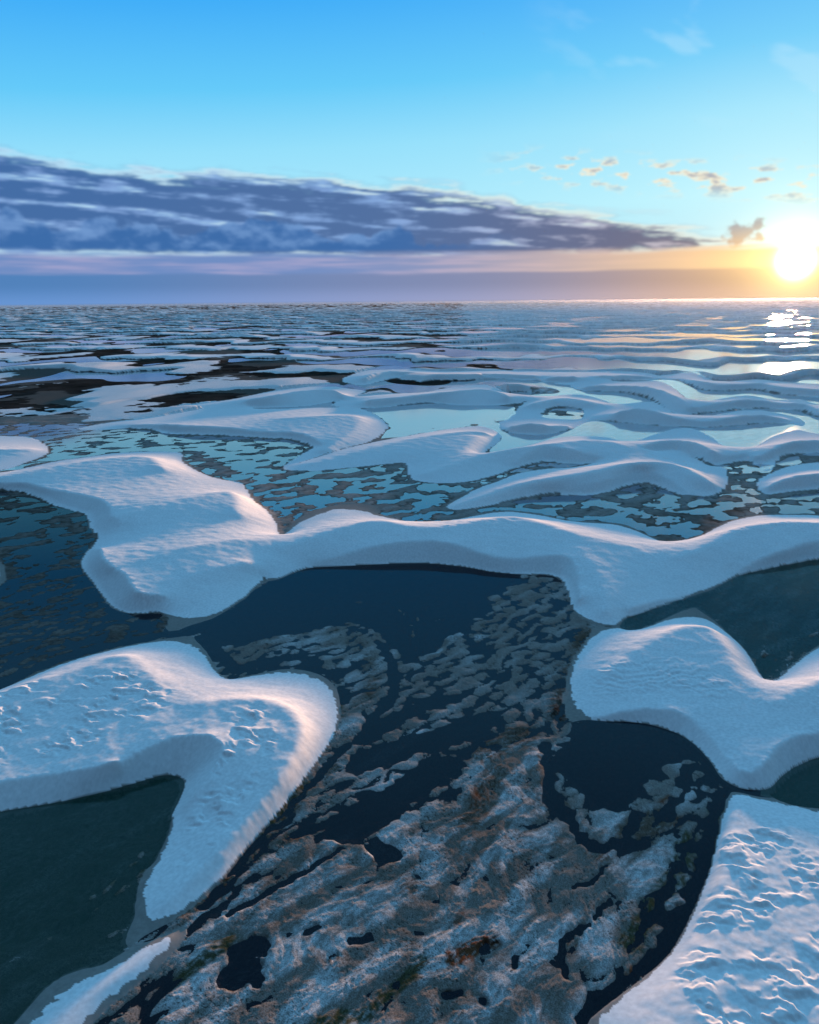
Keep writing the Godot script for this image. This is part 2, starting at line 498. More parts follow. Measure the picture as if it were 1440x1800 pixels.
# ---------------------------------------------------------------- what stands where, traced from the photograph
func trace_dunes() -> void:
	dune("boomerang-shaped white dune with pitted top, its slip face curving round the deep green lagoon",
		[-220, 1290, -120, 1252, 0, 1212, 100, 1170, 200, 1140, 280, 1124, 335, 1117, 352, 1130, 370, 1150, 380, 1176, 398, 1194, 430, 1190, 480, 1178, 530, 1176, 572, 1188, 594, 1212, 600, 1245, 592, 1285, 568, 1325, 535, 1372, 488, 1432, 436, 1490, 396, 1542, 352, 1586, 300, 1622, 258, 1648, 222, 1668, 213, 1655, 222, 1632, 236, 1606, 236, 1582, 245, 1550, 270, 1510, 290, 1470, 300, 1437, 320, 1396, 325, 1376, 310, 1365, 280, 1365, 225, 1381, 150, 1401, 75, 1416, 0, 1428, -120, 1450, -220, 1466],
		[[33.5, -220, 1408, -220, 1466, -120, 1392, -120, 1450, 0, 1372, 0, 1427, 100, 1357, 75, 1415, 200, 1338, 150, 1400, 262, 1309, 225, 1380, 320, 1292, 280, 1364, 365, 1290, 307, 1363, 391, 1305, 322, 1370, 391, 1325, 325, 1378, 376, 1350, 320, 1395, 350, 1388, 308, 1420, 322, 1427, 299, 1438]],
		[[-150, 1275, 2.6, -40, 1240, 3.2, 60, 1200, 3.8, 150, 1172, 4.2, 212, 1150, 4.4, 250, 1175, 4.8, 274, 1200, 4.8, 279, 1228, 4.5, 300, 1248, 4.7, 350, 1236, 5.3, 420, 1228, 5.7, 480, 1232, 5.5, 520, 1255, 5.1, 530, 1290, 4.7, 505, 1350, 4.2, 450, 1420, 3.4, 390, 1490, 2.6, 320, 1560, 1.6, 280, 1595, 0.9]], -0.0006)
	dune("broad stepped white dune with scalloped blue slip face above the dark marsh pool",
		[-200, 832, -100, 836, 0, 832, 50, 822, 100, 811, 150, 804, 200, 797, 250, 794, 295, 794, 320, 797, 322, 812, 340, 825, 370, 838, 400, 845, 425, 850, 436, 865, 447, 882, 470, 900, 487, 922, 494, 944, 500, 952, 470, 1008, 445, 1040, 405, 1072, 375, 1088, 345, 1098, 325, 1107, 308, 1113, 288, 1111, 294, 1096, 294, 1084, 270, 1077, 225, 1077, 200, 1067, 185, 1050, 170, 1026, 150, 1005, 145, 987, 152, 972, 172, 947, 167, 935, 160, 922, 158, 908, 145, 900, 110, 890, 75, 878, 52, 868, 30, 864, 0, 862, -100, 864, -200, 870],
		[[-1, -200, 850, -200, 868, 4.5, -100, 846, -100, 863, 4.5, 0, 846, 0, 862, 4.6, 50, 847, 42, 866, 4.9, 78, 855, 65, 874, 4.9, 115, 862, 98, 887, 5.2, 150, 869, 128, 896, 5.2, 180, 877, 152, 903, 5.6, 195, 890, 159, 912, 6.0, 200, 905, 161, 925, 5.6, 216, 917, 168, 938, 5.2],
		[-1, 178, 962, 158, 965, 4.4, 182, 977, 147, 985, 5.8, 198, 993, 150, 1003, 6.4, 220, 1007, 162, 1018, 6.4, 231, 1024, 180, 1043, 6.0, 244, 1038, 198, 1066, 5.5, 267, 1042, 225, 1077, 5.0, 296, 1043, 262, 1077, 4.5]],
		[[-150, 842, 4.6, 0, 838, 5.6, 60, 828, 6.2, 130, 814, 6.6, 200, 804, 6.8, 262, 803, 6.4, 285, 822, 6.2],
		[214, 908, 6.0, 260, 893, 7.0, 330, 876, 7.4, 400, 862, 6.9, 416, 872, 6.6, 420, 900, 6.4],
		[255, 985, 6.2, 330, 962, 7.2, 420, 948, 6.6, 470, 952, 6.0],
		[300, 1020, 5.2, 370, 1003, 5.6, 440, 985, 5.8]], -0.0006)
	dune("long sinuous white ridge spanning from the stepped dune to the green lagoon, ripples on its crest",
		[500, 947, 540, 937, 580, 925, 630, 910, 667, 904, 680, 908, 713, 917, 753, 919, 797, 915, 830, 907, 863, 900, 897, 897, 920, 900, 960, 907, 1000, 916, 1045, 919, 1090, 920, 1115, 929, 1145, 944, 1170, 955, 1200, 951, 1230, 944, 1255, 931, 1280, 917, 1320, 907, 1370, 904, 1440, 906, 1540, 912, 1680, 925, 1680, 985, 1560, 985, 1440, 983, 1385, 992, 1335, 1002, 1310, 1008, 1285, 1020, 1260, 1035, 1225, 1047, 1170, 1062, 1120, 1079, 1102, 1086, 1092, 1100, 1070, 1102, 1047, 1098, 1025, 1090, 1010, 1075, 1005, 1050, 997, 1030, 985, 1016, 960, 1010, 910, 1010, 860, 1005, 820, 997, 770, 991, 720, 990, 625, 994, 550, 998, 520, 1007, 480, 1022, 465, 1012],
		[[33.5, 546, 994, 544, 998, 600, 974, 600, 995, 650, 960, 655, 992, 700, 951, 705, 990, 750, 948, 755, 990, 785, 951, 790, 993, 820, 961, 822, 997, 850, 971, 855, 1003, 880, 978, 885, 1007, 920, 979, 920, 1009, 960, 975, 955, 1009, 985, 974, 975, 1012, 1005, 980, 988, 1018, 1014, 993, 996, 1028, 1018, 1015, 1003, 1045, 1022, 1045, 1010, 1072],
		[33.5, 1680, 940, 1680, 985, 1560, 943, 1560, 985, 1440, 950, 1440, 983, 1410, 954, 1405, 988, 1380, 964, 1372, 994, 1350, 976, 1345, 1000, 1320, 991, 1318, 1006, 1300, 1006, 1298, 1013],
		[30, 1215, 1046, 1212, 1050, 1170, 1051, 1170, 1062, 1130, 1061, 1128, 1077, 1107, 1069, 1104, 1085]],
		[[500, 962, 5.5, 560, 940, 6.9, 620, 921, 8.1, 667, 913, 8.4, 720, 925, 8.1, 780, 926, 8.1, 850, 914, 8.4, 900, 907, 8.4, 950, 918, 8.1, 1010, 938, 7.2, 1070, 950, 6.4, 1120, 966, 5.5, 1165, 979, 4.8, 1205, 975, 5.3, 1250, 953, 6.5, 1300, 928, 7.7, 1370, 917, 8.1, 1440, 918, 8.1, 1560, 922, 7.7],
		[1022, 962, 6.4, 1046, 1000, 5.5, 1060, 1040, 4.1, 1066, 1075, 2.6]], -0.0006)
	dune("arched white dune joined to the sinuous ridge, wavy slip terraces on its hollow side",
		[1047, 1100, 1070, 1103, 1092, 1101, 1100, 1107, 1120, 1107, 1150, 1096, 1185, 1076, 1210, 1066, 1226, 1066, 1242, 1076, 1265, 1096, 1290, 1121, 1315, 1147, 1330, 1172, 1345, 1198, 1353, 1203, 1366, 1195, 1390, 1170, 1420, 1145, 1440, 1130, 1540, 1060, 1680, 1000, 1680, 1330, 1560, 1318, 1440, 1332, 1420, 1340, 1395, 1350, 1370, 1370, 1354, 1390, 1330, 1390, 1300, 1386, 1280, 1382, 1265, 1362, 1240, 1328, 1210, 1298, 1170, 1282, 1145, 1274, 1110, 1269, 1070, 1269, 1038, 1266, 1012, 1270, 996, 1262, 990, 1235, 994, 1200, 1004, 1165, 1022, 1135, 1036, 1116],
		[[33.5, 1040, 1262, 1038, 1266, 1070, 1254, 1064, 1268, 1100, 1247, 1090, 1268, 1145, 1242, 1135, 1272, 1185, 1246, 1168, 1281, 1215, 1262, 1195, 1291, 1250, 1295, 1225, 1312, 1275, 1325, 1252, 1341, 1297, 1347, 1272, 1370, 1318, 1357, 1302, 1386, 1332, 1350, 1338, 1389, 1345, 1335, 1357, 1384, 1360, 1315, 1372, 1367, 1385, 1297, 1395, 1350, 1415, 1288, 1418, 1340, 1440, 1286, 1440, 1332, 1560, 1268, 1560, 1317, 1680, 1262, 1680, 1325]],
		[[1062, 1184, 2.8, 1110, 1152, 3.8, 1160, 1119, 4.7, 1200, 1101, 5.1, 1235, 1097, 5.2, 1260, 1113, 5.0, 1281, 1150, 4.6, 1297, 1195, 4.0, 1310, 1235, 3.5, 1320, 1290, 2.9],
		[1336, 1295, 3.0, 1347, 1252, 3.9, 1378, 1226, 4.8, 1440, 1198, 5.4, 1560, 1150, 5.4]], -0.0006)
	dune("gently sloping white dune with deeply pitted top running up to the small green pool",
		[1284, 1386, 1300, 1388, 1330, 1391, 1354, 1392, 1366, 1401, 1392, 1411, 1440, 1418, 1560, 1424, 1680, 1430, 1750, 2000, 1400, 2100, 1000, 2050, 1012, 1900, 1030, 1800, 1045, 1780, 1075, 1757, 1115, 1728, 1160, 1692, 1192, 1652, 1222, 1592, 1247, 1530, 1262, 1470, 1273, 1420],
		[],
		[[1306, 1398, 1.0, 1293, 1420, 1.6, 1282, 1470, 2.4, 1268, 1560, 3.1, 1256, 1650, 3.5, 1236, 1750, 3.8, 1216, 1850, 3.9, 1180, 2000, 3.8],
		[1400, 1450, 1.9, 1440, 1510, 2.9, 1440, 1620, 3.8, 1440, 1780, 4.3, 1500, 1900, 4.4]], -0.0006)
	dune("low wet sand bar with crusted top along the end of the deep green lagoon",
		[318, 1630, 330, 1642, 296, 1688, 240, 1735, 195, 1772, 150, 1815, 100, 1880, 0, 2000, -120, 2000, -40, 1860, 20, 1800, 50, 1765, 92, 1722, 140, 1700, 186, 1692, 206, 1678, 232, 1664, 275, 1648],
		[], [[300, 1645, 0.45, 240, 1695, 0.7, 150, 1760, 0.8, 60, 1850, 0.9, -20, 1950, 0.9]], -0.0006)
	dune("small pale sand tongue reaching into the dark marsh pool", [-160, 930, -60, 960, 0, 988, 12, 1008, 2, 1028, -60, 1060, -160, 1090], [], [[-140, 1000, 3.0, -60, 1005, 2.0, -20, 1008, 1.0]], -0.0006)
	dune("flat pale sand sheet lying behind the sinuous ridge's low end", [500, 950, 512, 922, 545, 900, 600, 886, 650, 886, 668, 897, 660, 905, 625, 912, 580, 926, 540, 938], [], [[540, 920, 0.8, 600, 900, 0.9]], -0.0006)
	dune("low rounded pink-topped dune behind the broad stepped dune", [-160, 755, 0, 766, 55, 769, 86, 788, 82, 799, 50, 812, 0, 827, -120, 838], [], [[-130, 790, 4.0, 0, 790, 3.8, 55, 788, 2.6]], -0.0006)
	dune("tapering white dune with a dark hollowed face, alone between braided stream and paired ridges",
		[775, 896, 813, 873, 847, 857, 880, 845, 913, 832, 960, 825, 1010, 822, 1060, 812, 1107, 803, 1147, 797, 1193, 796, 1227, 809, 1247, 819, 1273, 822, 1279, 840, 1276, 857, 1263, 868, 1237, 873, 1207, 871, 1180, 864, 1157, 854, 1140, 849, 1117, 851, 1087, 858, 1060, 867, 1027, 871, 993, 869, 960, 870, 897, 881, 847, 893, 797, 898],
		[[30, 985, 864, 985, 870, 1010, 855, 1012, 870, 1060, 843, 1062, 866, 1093, 833, 1095, 856, 1120, 827, 1122, 850, 1147, 828, 1147, 851, 1173, 838, 1168, 859, 1193, 853, 1187, 866, 1213, 867, 1207, 872]],
		[[800, 888, 1.5, 860, 868, 4.0, 920, 848, 6.2, 980, 838, 7.4, 1040, 828, 8.6, 1095, 815, 9.6, 1147, 810, 9.8, 1190, 816, 9.0, 1225, 832, 7.5, 1250, 845, 5.5]], 0.0)
	dune("short rounded dune beyond the pale lagoon outlet, beside the tapering dune",
		[1331, 853, 1340, 840, 1367, 827, 1400, 817, 1440, 813, 1540, 812, 1540, 850, 1440, 859, 1393, 864, 1360, 869, 1340, 867],
		[[30, 1348, 853, 1348, 868, 1385, 838, 1385, 865, 1440, 830, 1440, 859, 1540, 826, 1540, 850]], [], 0.0)
	dune("double humped ridge that walls in the pale teal lagoons",
		[497, 824, 547, 808, 600, 792, 647, 780, 697, 770, 763, 758, 813, 751, 853, 749, 878, 759, 881, 773, 860, 790, 850, 803, 880, 797, 913, 787, 960, 773, 993, 767, 1027, 766, 1070, 768, 1107, 777, 1147, 762, 1177, 753, 1210, 751, 1237, 757, 1260, 770, 1280, 787, 1327, 785, 1353, 767, 1387, 755, 1417, 755, 1440, 762, 1540, 775, 1540, 800, 1440, 795, 1393, 797, 1370, 807, 1357, 825, 1343, 828, 1333, 818, 1313, 811, 1280, 814, 1267, 818, 1243, 814, 1210, 799, 1177, 797, 1147, 799, 1110, 809, 1060, 815, 993, 815, 960, 811, 913, 821, 863, 838, 813, 848, 763, 849, 727, 844, 717, 830, 712, 816, 680, 816, 613, 823, 547, 828],
		[[27, 905, 812, 905, 823, 930, 794, 930, 817, 960, 787, 960, 811, 987, 784, 987, 814, 1010, 789, 1010, 815, 1037, 797, 1035, 815, 1060, 803, 1058, 815, 1085, 800, 1085, 812, 1112, 790, 1112, 808, 1147, 777, 1147, 798, 1190, 771, 1190, 797, 1228, 777, 1230, 808, 1250, 788, 1255, 817, 1273, 800, 1275, 815, 1290, 799, 1290, 813, 1315, 795, 1315, 811, 1335, 799, 1334, 816, 1385, 775, 1378, 802, 1440, 772, 1440, 795, 1540, 784, 1540, 800]],
		[[853, 757, 6.0, 813, 758, 6.0, 763, 765, 5.2, 697, 777, 4.2, 620, 796, 3.0, 550, 815, 1.5],
		[745, 832, 2.5, 800, 815, 4.5, 850, 800, 6.0, 900, 788, 8.0, 960, 780, 8.6, 1027, 773, 8.0, 1070, 775, 7.0, 1100, 785, 6.0],
		[840, 765, 5.6, 820, 785, 5.0, 790, 810, 4.2]], 0.0)
	dune("blunt-nosed grey dune curling round the dark-rimmed still pool",
		[133, 754, 200, 742, 267, 734, 333, 722, 390, 712, 430, 707, 440, 717, 480, 719, 547, 717, 613, 717, 643, 721, 660, 729, 677, 742, 681, 753, 667, 767, 647, 778, 600, 791, 547, 807, 497, 822, 523, 803, 551, 788, 547, 783, 527, 776, 500, 771, 480, 770, 400, 766, 300, 763, 267, 756, 233, 753, 183, 756],
		[[28, 220, 746, 220, 753, 270, 744, 270, 756, 330, 746, 330, 764, 400, 750, 400, 766, 450, 756, 450, 769, 480, 757, 480, 771, 500, 757, 500, 771, 527, 759, 525, 776, 550, 767, 545, 783, 565, 776, 552, 788]],
		[[500, 735, 6.0, 560, 731, 6.5, 620, 730, 6.0, 634, 742, 5.4, 610, 765, 4.4, 570, 790, 3.0]], 0.0)
	dune("looped ridge enclosing a tiny round pool",
		[875, 743, 890, 737, 910, 718, 924, 708, 930, 697, 960, 697, 993, 693, 1027, 693, 1060, 702, 1083, 711, 1120, 706, 1147, 706, 1167, 717, 1187, 727, 1203, 730, 1240, 732, 1260, 728, 1293, 722, 1327, 718, 1377, 727, 1403, 733, 1418, 743, 1423, 752, 1407, 751, 1377, 744, 1343, 744, 1293, 748, 1243, 751, 1177, 749, 1127, 746, 1077, 741, 1045, 741, 1020, 749, 993, 758, 960, 764, 907, 763, 880, 754],
		[[30, 1085, 722, 1085, 742, 1130, 716, 1130, 746, 1180, 730, 1180, 749, 1240, 739, 1240, 751, 1293, 730, 1293, 748, 1335, 726, 1335, 744, 1380, 733, 1380, 744],
		[30, 893, 748, 893, 760, 930, 742, 930, 763, 965, 746, 965, 763, 1000, 746, 1000, 755]],
		[[935, 708, 6.0, 960, 703, 6.5, 1000, 699, 6.5, 1045, 708, 6.0]], 0.0,
		[[953, 726, 968, 718, 995, 717, 1022, 720, 1028, 728, 1018, 736, 985, 736, 960, 733]])
	dune("wavy ridge between the looped ridge and the bright sickle lagoon",
		[1003, 677, 1027, 670, 1093, 671, 1160, 669, 1187, 682, 1207, 702, 1223, 710, 1253, 703, 1293, 695, 1327, 695, 1370, 703, 1410, 700, 1440, 711, 1540, 730, 1540, 750, 1440, 733, 1412, 723, 1377, 720, 1327, 717, 1260, 724, 1205, 729, 1185, 726, 1165, 715, 1145, 702, 1110, 691, 1060, 688, 1015, 686],
		[[30, 1030, 677, 1030, 687, 1100, 676, 1100, 690, 1150, 679, 1147, 702, 1186, 694, 1178, 722, 1217, 714, 1212, 728, 1255, 708, 1255, 724, 1300, 701, 1300, 719, 1340, 701, 1340, 717, 1375, 708, 1375, 719, 1412, 706, 1412, 723, 1440, 717, 1440, 732, 1540, 738, 1540, 750]], [], 0.0)
	dune("far smooth ridge bordering the bright sickle lagoon",
		[1160, 660, 1190, 655, 1223, 653, 1243, 661, 1263, 671, 1293, 669, 1333, 666, 1377, 671, 1423, 674, 1520, 682, 1520, 708, 1440, 699, 1377, 693, 1327, 685, 1260, 687, 1227, 683, 1193, 669, 1165, 668],
		[[30, 1195, 662, 1195, 669, 1235, 668, 1230, 683, 1265, 676, 1260, 687, 1300, 673, 1300, 686, 1333, 671, 1330, 685, 1377, 678, 1377, 693, 1440, 683, 1440, 698, 1520, 690, 1520, 707]], [], 0.0)
	dune("low straight ridge ahead of the far smooth ridge",
		[940, 656, 1030, 653, 1090, 652, 1140, 655, 1162, 663, 1150, 668, 1090, 669, 1040, 674, 1000, 677, 950, 671],
		[[30, 960, 661, 960, 671, 1030, 659, 1030, 674, 1090, 658, 1090, 669, 1140, 660, 1140, 667]], [], 0.0)
	dune("low winding ridge with a pink knob beside the looped ridge",
		[585, 710, 640, 696, 700, 692, 745, 690, 773, 684, 813, 678, 857, 675, 880, 683, 900, 692, 930, 695, 925, 708, 863, 713, 797, 712, 740, 707, 697, 714, 647, 718, 600, 717],
		[[30, 647, 701, 647, 717, 700, 697, 700, 713, 760, 690, 760, 708, 813, 685, 813, 712, 857, 683, 857, 712, 893, 694, 893, 711]], [], 0.0)
	dune("long low bank in front of the far wet plain",
		[300, 716, 400, 704, 480, 687, 540, 679, 590, 674, 610, 682, 645, 688, 605, 704, 540, 713, 480, 716, 400, 718],
		[[30, 400, 708, 400, 716, 480, 693, 480, 715, 540, 685, 540, 713, 595, 683, 600, 704]], [], -0.0006)
	dune("slender far bank crossing behind the winding ridge",
		[600, 669, 640, 651, 690, 642, 760, 652, 860, 651, 950, 652, 1000, 656, 990, 666, 940, 669, 860, 665, 780, 665, 700, 665, 640, 677],
		[[30, 640, 659, 640, 676, 690, 650, 700, 665, 760, 656, 760, 665, 860, 656, 860, 665, 950, 658, 950, 669]], [], -0.0006)


func trace_wet_ground() -> void:
	# zones: outline, bed height, relief, pale crust, brown, olive, dark
	zone([-500, 740, 2000, 740, 2000, 1000, 1440, 1000, 1000, 980, 500, 1010, -500, 880], 0.0, 0.30, 0.10, 0.05, 0.0, 0.0, false)
	zone([-300, 740, 150, 740, 520, 770, 560, 800, 480, 830, 420, 850, 300, 800, -300, 850], -0.05, 0.30, 0.10, 0.05, 0.0, 0.10)
	zone([690, 715, 800, 712, 905, 718, 880, 735, 700, 768, 680, 760, 682, 735], -0.5, 0.5, 0.0, 0.1, 0.0, 0.5)
	zone([1060, 930, 1110, 912, 1280, 880, 1300, 900, 1230, 945, 1160, 960], -0.03, 0.32, 0.05, 0.35, 0.0, 0.25)
	zone([900, 735, 1440, 745, 1700, 750, 1700, 800, 1300, 795, 1070, 780, 880, 800], -0.9, 0.2, 0.9, 0.0, 0.0, 0.0)
	zone([1000, 630, 1700, 640, 1700, 760, 1300, 745, 1050, 735, 930, 700, 760, 690], -0.9, 0.2, 0.9, 0.0, 0.0, 0.0)
	# marsh pool behind the boomerang dune
	zone([-500, 850, 60, 860, 160, 900, 180, 950, 150, 990, 200, 1070, 300, 1080, 330, 1110, 200, 1140, 0, 1220, -500, 1350], -0.03, 0.36, 0.0, 0.20, 0.05, 0.45)
	# great wetland between the boomerang dune, the sinuous ridge and the arched dune
	zone([320, 1120, 480, 1020, 620, 985, 1000, 1000, 1060, 1100, 990, 1260, 1300, 1390, 1250, 1560, 1050, 1800, 900, 2100, -200, 2100, 230, 1660, 420, 1500, 600, 1250, 560, 1170, 380, 1190], 0.05, 0.32, 0.32, 0.14, 0.04, 0.05)
	zone([430, 1560, 560, 1480, 700, 1440, 800, 1420, 880, 1300, 960, 1310, 970, 1440, 1080, 1500, 1180, 1480, 1130, 1620, 1040, 1700, 980, 1830, 700, 2050, 250, 2000, 330, 1700], 0.15, 0.22, 0.75, 0.34, 0.04, 0.12)
	zone([350, 1105, 405, 1072, 480, 1022, 550, 995, 720, 985, 880, 1005, 900, 1020, 860, 1060, 838, 1100, 790, 1140, 740, 1160, 715, 1190, 695, 1140, 650, 1108, 600, 1096, 540, 1110, 470, 1122, 400, 1128], -0.85, 0.35, 0.05, 0.10, 0.12, 0.30)
	zone([930, 1002, 990, 1010, 1010, 1070, 1045, 1110, 1000, 1190, 985, 1280, 900, 1290, 780, 1330, 660, 1330, 620, 1300, 690, 1180, 790, 1135, 830, 1085, 850, 1070, 868, 1045, 900, 1030], 0.07, 0.42, 0.16, 0.16, 0.0, 0.06)
	zone([1000, 1312, 1040, 1272, 1100, 1262, 1150, 1268, 1200, 1288, 1236, 1322, 1190, 1330, 1150, 1352, 1120, 1392, 1080, 1425, 1040, 1400, 1008, 1370, 985, 1340], -0.9, 0.3, 0.0, 0.1, 0.0, 0.8)
	# deep green lagoon
	zone([-600, 1440, 0, 1422, 230, 1372, 330, 1360, 330, 1400, 290, 1480, 240, 1570, 230, 1640, 200, 1690, 60, 1760, -100, 2000, -600, 2000], -1.3, 0.6, 0.25, 0.0, 0.60, 0.0)
	zone([-600, 1700, 60, 1650, 180, 1590, 245, 1540, 240, 1620, 215, 1680, 120, 1715, 50, 1770, -100, 2000, -600, 2000], -0.35, 0.3, 0.30, 0.25, 0.30, 0.0)
	zone([1090, 1090, 1230, 1040, 1330, 1000, 1440, 980, 1700, 970, 1700, 1010, 1440, 1135, 1352, 1205, 1310, 1150, 1230, 1065, 1120, 1110], -0.8, 0.7, 0.50, 0.05, 0.40, 0.1)
	zone([1340, 1395, 1370, 1365, 1420, 1338, 1700, 1300, 1700, 1440, 1400, 1415], -1.5, 0.4, 0.0, 0.0, 0.6, 0.0)
	# ragged limits between the zones
	f_elev = blurred(f_elev, 7)
	# bars and channels
	var e := f_elev
	for s in [
		[0.16, 3.0, [415, 1157, 445, 1142, 480, 1124, 520, 1124, 560, 1113, 600, 1114, 635, 1132, 655, 1160, 661, 1190, 650, 1230, 625, 1272, 598, 1315, 560, 1362]],
		[0.10, 1.1, [608, 1095, 640, 1103, 665, 1116, 680, 1140, 686, 1165, 680, 1195, 668, 1218]], [0.05, 0.6, [735, 1155, 728, 1130, 725, 1105, 715, 1085, 700, 1070, 678, 1058]], [0.05, 0.5, [727, 1102, 740, 1080, 755, 1062]],
		[0.04, 0.6, [560, 1068, 620, 1060, 680, 1056]], [0.0, 0.5, [400, 1092, 440, 1080, 480, 1062]], [0.02, 0.5, [745, 1100, 775, 1088, 795, 1076]], [0.12, 1.6, [770, 1150, 790, 1125, 815, 1115, 845, 1122]],
		[-0.7, 1.6, [362, 1118, 390, 1158, 418, 1176, 470, 1163, 520, 1156, 556, 1164]], [-0.4, 0.8, [604, 1212, 600, 1245, 590, 1285]], [-0.5, 1.2, [668, 1130, 690, 1170, 690, 1220, 660, 1260, 640, 1290]],
		[-0.8, 3.2, [640, 1340, 700, 1318, 780, 1298, 860, 1268]], [-0.6, 2.0, [640, 1300, 700, 1262, 760, 1235, 800, 1228]], [-0.8, 2.8, [600, 1462, 650, 1440, 700, 1402, 740, 1372, 790, 1345]],
		[-0.5, 0.7, [520, 1468, 580, 1446, 640, 1411, 668, 1398]], [-0.6, 1.5, [662, 1488, 670, 1506, 688, 1500]], [-0.4, 0.5, [400, 1612, 460, 1576, 520, 1542, 570, 1512, 600, 1492]],
		[-0.5, 0.8, [250, 1652, 300, 1620, 350, 1582, 388, 1548, 420, 1512, 452, 1478, 486, 1430, 534, 1395, 575, 1348, 610, 1310]], [-0.4, 0.5, [356, 1598, 392, 1572, 425, 1530]],
		[-0.6, 1.0, [958, 1310, 966, 1360, 974, 1412, 1004, 1432]], [-0.5, 0.8, [1000, 1440, 1030, 1480, 1060, 1492, 1100, 1470, 1120, 1430]], [-0.5, 1.0, [1210, 1340, 1190, 1400, 1170, 1440]],
		[0.14, 0.9, [996, 1412, 998, 1418]], [0.12, 0.7, [1058, 1428, 1064, 1418]], [0.22, 1.5, [1028, 1452, 1060, 1466, 1094, 1446]], [0.14, 0.9, [1116, 1414, 1126, 1405]], [0.14, 1.0, [1140, 1384, 1176, 1374]], [0.14, 0.8, [1168, 1352, 1215, 1338]], [0.14, 0.8, [1188, 1400, 1196, 1388]],
		[-0.5, 1.3, [1272, 1396, 1258, 1450, 1238, 1522, 1208, 1600, 1172, 1660, 1140, 1708, 1100, 1738, 1060, 1760, 1036, 1800]], [-0.3, 0.5, [1190, 1520, 1160, 1590, 1120, 1650]],
		[0.15, 0.6, [1192, 1572, 1180, 1598]], [0.15, 0.8, [1150, 1622, 1130, 1652]], [0.15, 1.0, [1092, 1690, 1110, 1686]],
		[-0.35, 0.35, [1066, 1520, 1045, 1545, 1015, 1560]], [-0.35, 0.4, [1078, 1568, 1055, 1600, 1035, 1625, 1016, 1640]], [-0.3, 0.35, [1000, 1640, 985, 1680, 1000, 1720]], [-0.5, 1.6, [405, 1722, 425, 1705, 445, 1715]], [-0.5, 1.4, [415, 1675, 440, 1668, 460, 1664]],
		[-0.3, 0.5, [860, 1660, 850, 1668]], [-0.15, 0.6, [905, 1690, 908, 1698]], [-0.15, 0.5, [850, 1758, 845, 1764]], [-0.2, 0.4, [780, 1752, 812, 1748]], [-0.1, 0.5, [540, 1640, 560, 1628]], [-0.1, 0.5, [575, 1692, 588, 1680]], [-0.15, 0.8, [620, 1655, 650, 1648]],
		[-0.02, 0.8, [112, 1618, 160, 1582, 210, 1542, 252, 1500]], [-0.05, 0.7, [165, 1604, 225, 1556, 264, 1520]], [0.05, 0.8, [175, 1650, 210, 1632]],
		[-0.6, 1.5, [-60, 1235, 0, 1206, 100, 1160, 220, 1128, 310, 1112, 345, 1104]], [0.02, 0.8, [1352, 1200, 1348, 1170, 1340, 1130]], [-0.05, 0.8, [1360, 1190, 1400, 1140, 1440, 1110]]]:
		e = stroke(e, s[1], s[0], s[2])
	f_elev = e
	var x := f_pale
	for s in [[1.3, 1.0, [850, 1462, 880, 1392, 902, 1340]], [2.2, 0.9, [795, 1570, 815, 1520, 840, 1475]], [1.6, 1.0, [858, 1545, 875, 1510, 892, 1470]], [1.3, 1.0, [600, 1670, 660, 1640, 715, 1605, 748, 1575]], [0.8, 1.0, [280, 1660, 340, 1622, 400, 1592, 450, 1566]], [0.9, 0.9, [545, 1594, 575, 1572, 600, 1560]], [1.4, 0.9, [690, 1650, 720, 1632, 740, 1622]], [1.0, 1.0, [760, 1718, 800, 1712]], [0.9, 1.0, [880, 1445, 888, 1425]], [1.4, 0.8, [640, 1340, 690, 1310, 740, 1285]], [1.4, 0.95, [770, 1150, 790, 1125, 815, 1115, 845, 1122]], [1.6, 0.9, [1028, 1452, 1060, 1466, 1094, 1446]], [2.0, 0.85, [640, 1790, 700, 1740, 760, 1690]], [2.0, 0.8, [600, 1760, 660, 1720, 720, 1690]], [0.8, 0.9, [1192, 1572, 1180, 1598]], [0.8, 0.9, [1150, 1622, 1130, 1652]]]:
		x = stroke(x, s[0], s[1], s[2], 0.9)
	f_pale = x
	x = f_brown
	for s in [[1.6, 0.9, [330, 1608, 385, 1562, 430, 1520, 470, 1470, 530, 1400, 580, 1350]], [1.2, 0.9, [500, 1480, 560, 1455, 640, 1425]], [2.6, 0.75, [845, 1330, 880, 1300, 930, 1290]], [1.6, 0.7, [820, 1450, 850, 1410, 880, 1350]], [2.2, 0.95, [1105, 1470, 1140, 1452, 1170, 1432]], [1.6, 0.8, [960, 1330, 968, 1400, 990, 1425]], [1.4, 0.8, [1050, 1500, 1062, 1520]], [2.4, 0.85, [985, 1250, 1010, 1160, 1030, 1110]], [1.6, 0.6, [620, 1120, 650, 1160, 650, 1220]], [1.4, 0.7, [1000, 1660, 1010, 1640]], [1.0, 0.8, [720, 1570, 735, 1550]]]:
		x = stroke(x, s[0], s[1], s[2], 0.9)
	f_brown = x
	x = f_rust
	for s in [[1.3, 1.0, [800, 1684, 830, 1668, 862, 1655]], [0.7, 0.9, [1095, 1722, 1115, 1704]], [0.6, 0.8, [1050, 1758, 1068, 1748]], [0.8, 0.7, [1160, 1412, 1178, 1402]], [0.8, 0.7, [1188, 1448, 1204, 1438]], [0.8, 0.5, [845, 1380, 830, 1420]], [0.7, 0.5, [360, 1580, 400, 1548]], [0.7, 0.5, [812, 1610, 805, 1625]]]:
		x = stroke(x, s[0], s[1], s[2], 0.9)
	f_rust = x
	x = f_olive
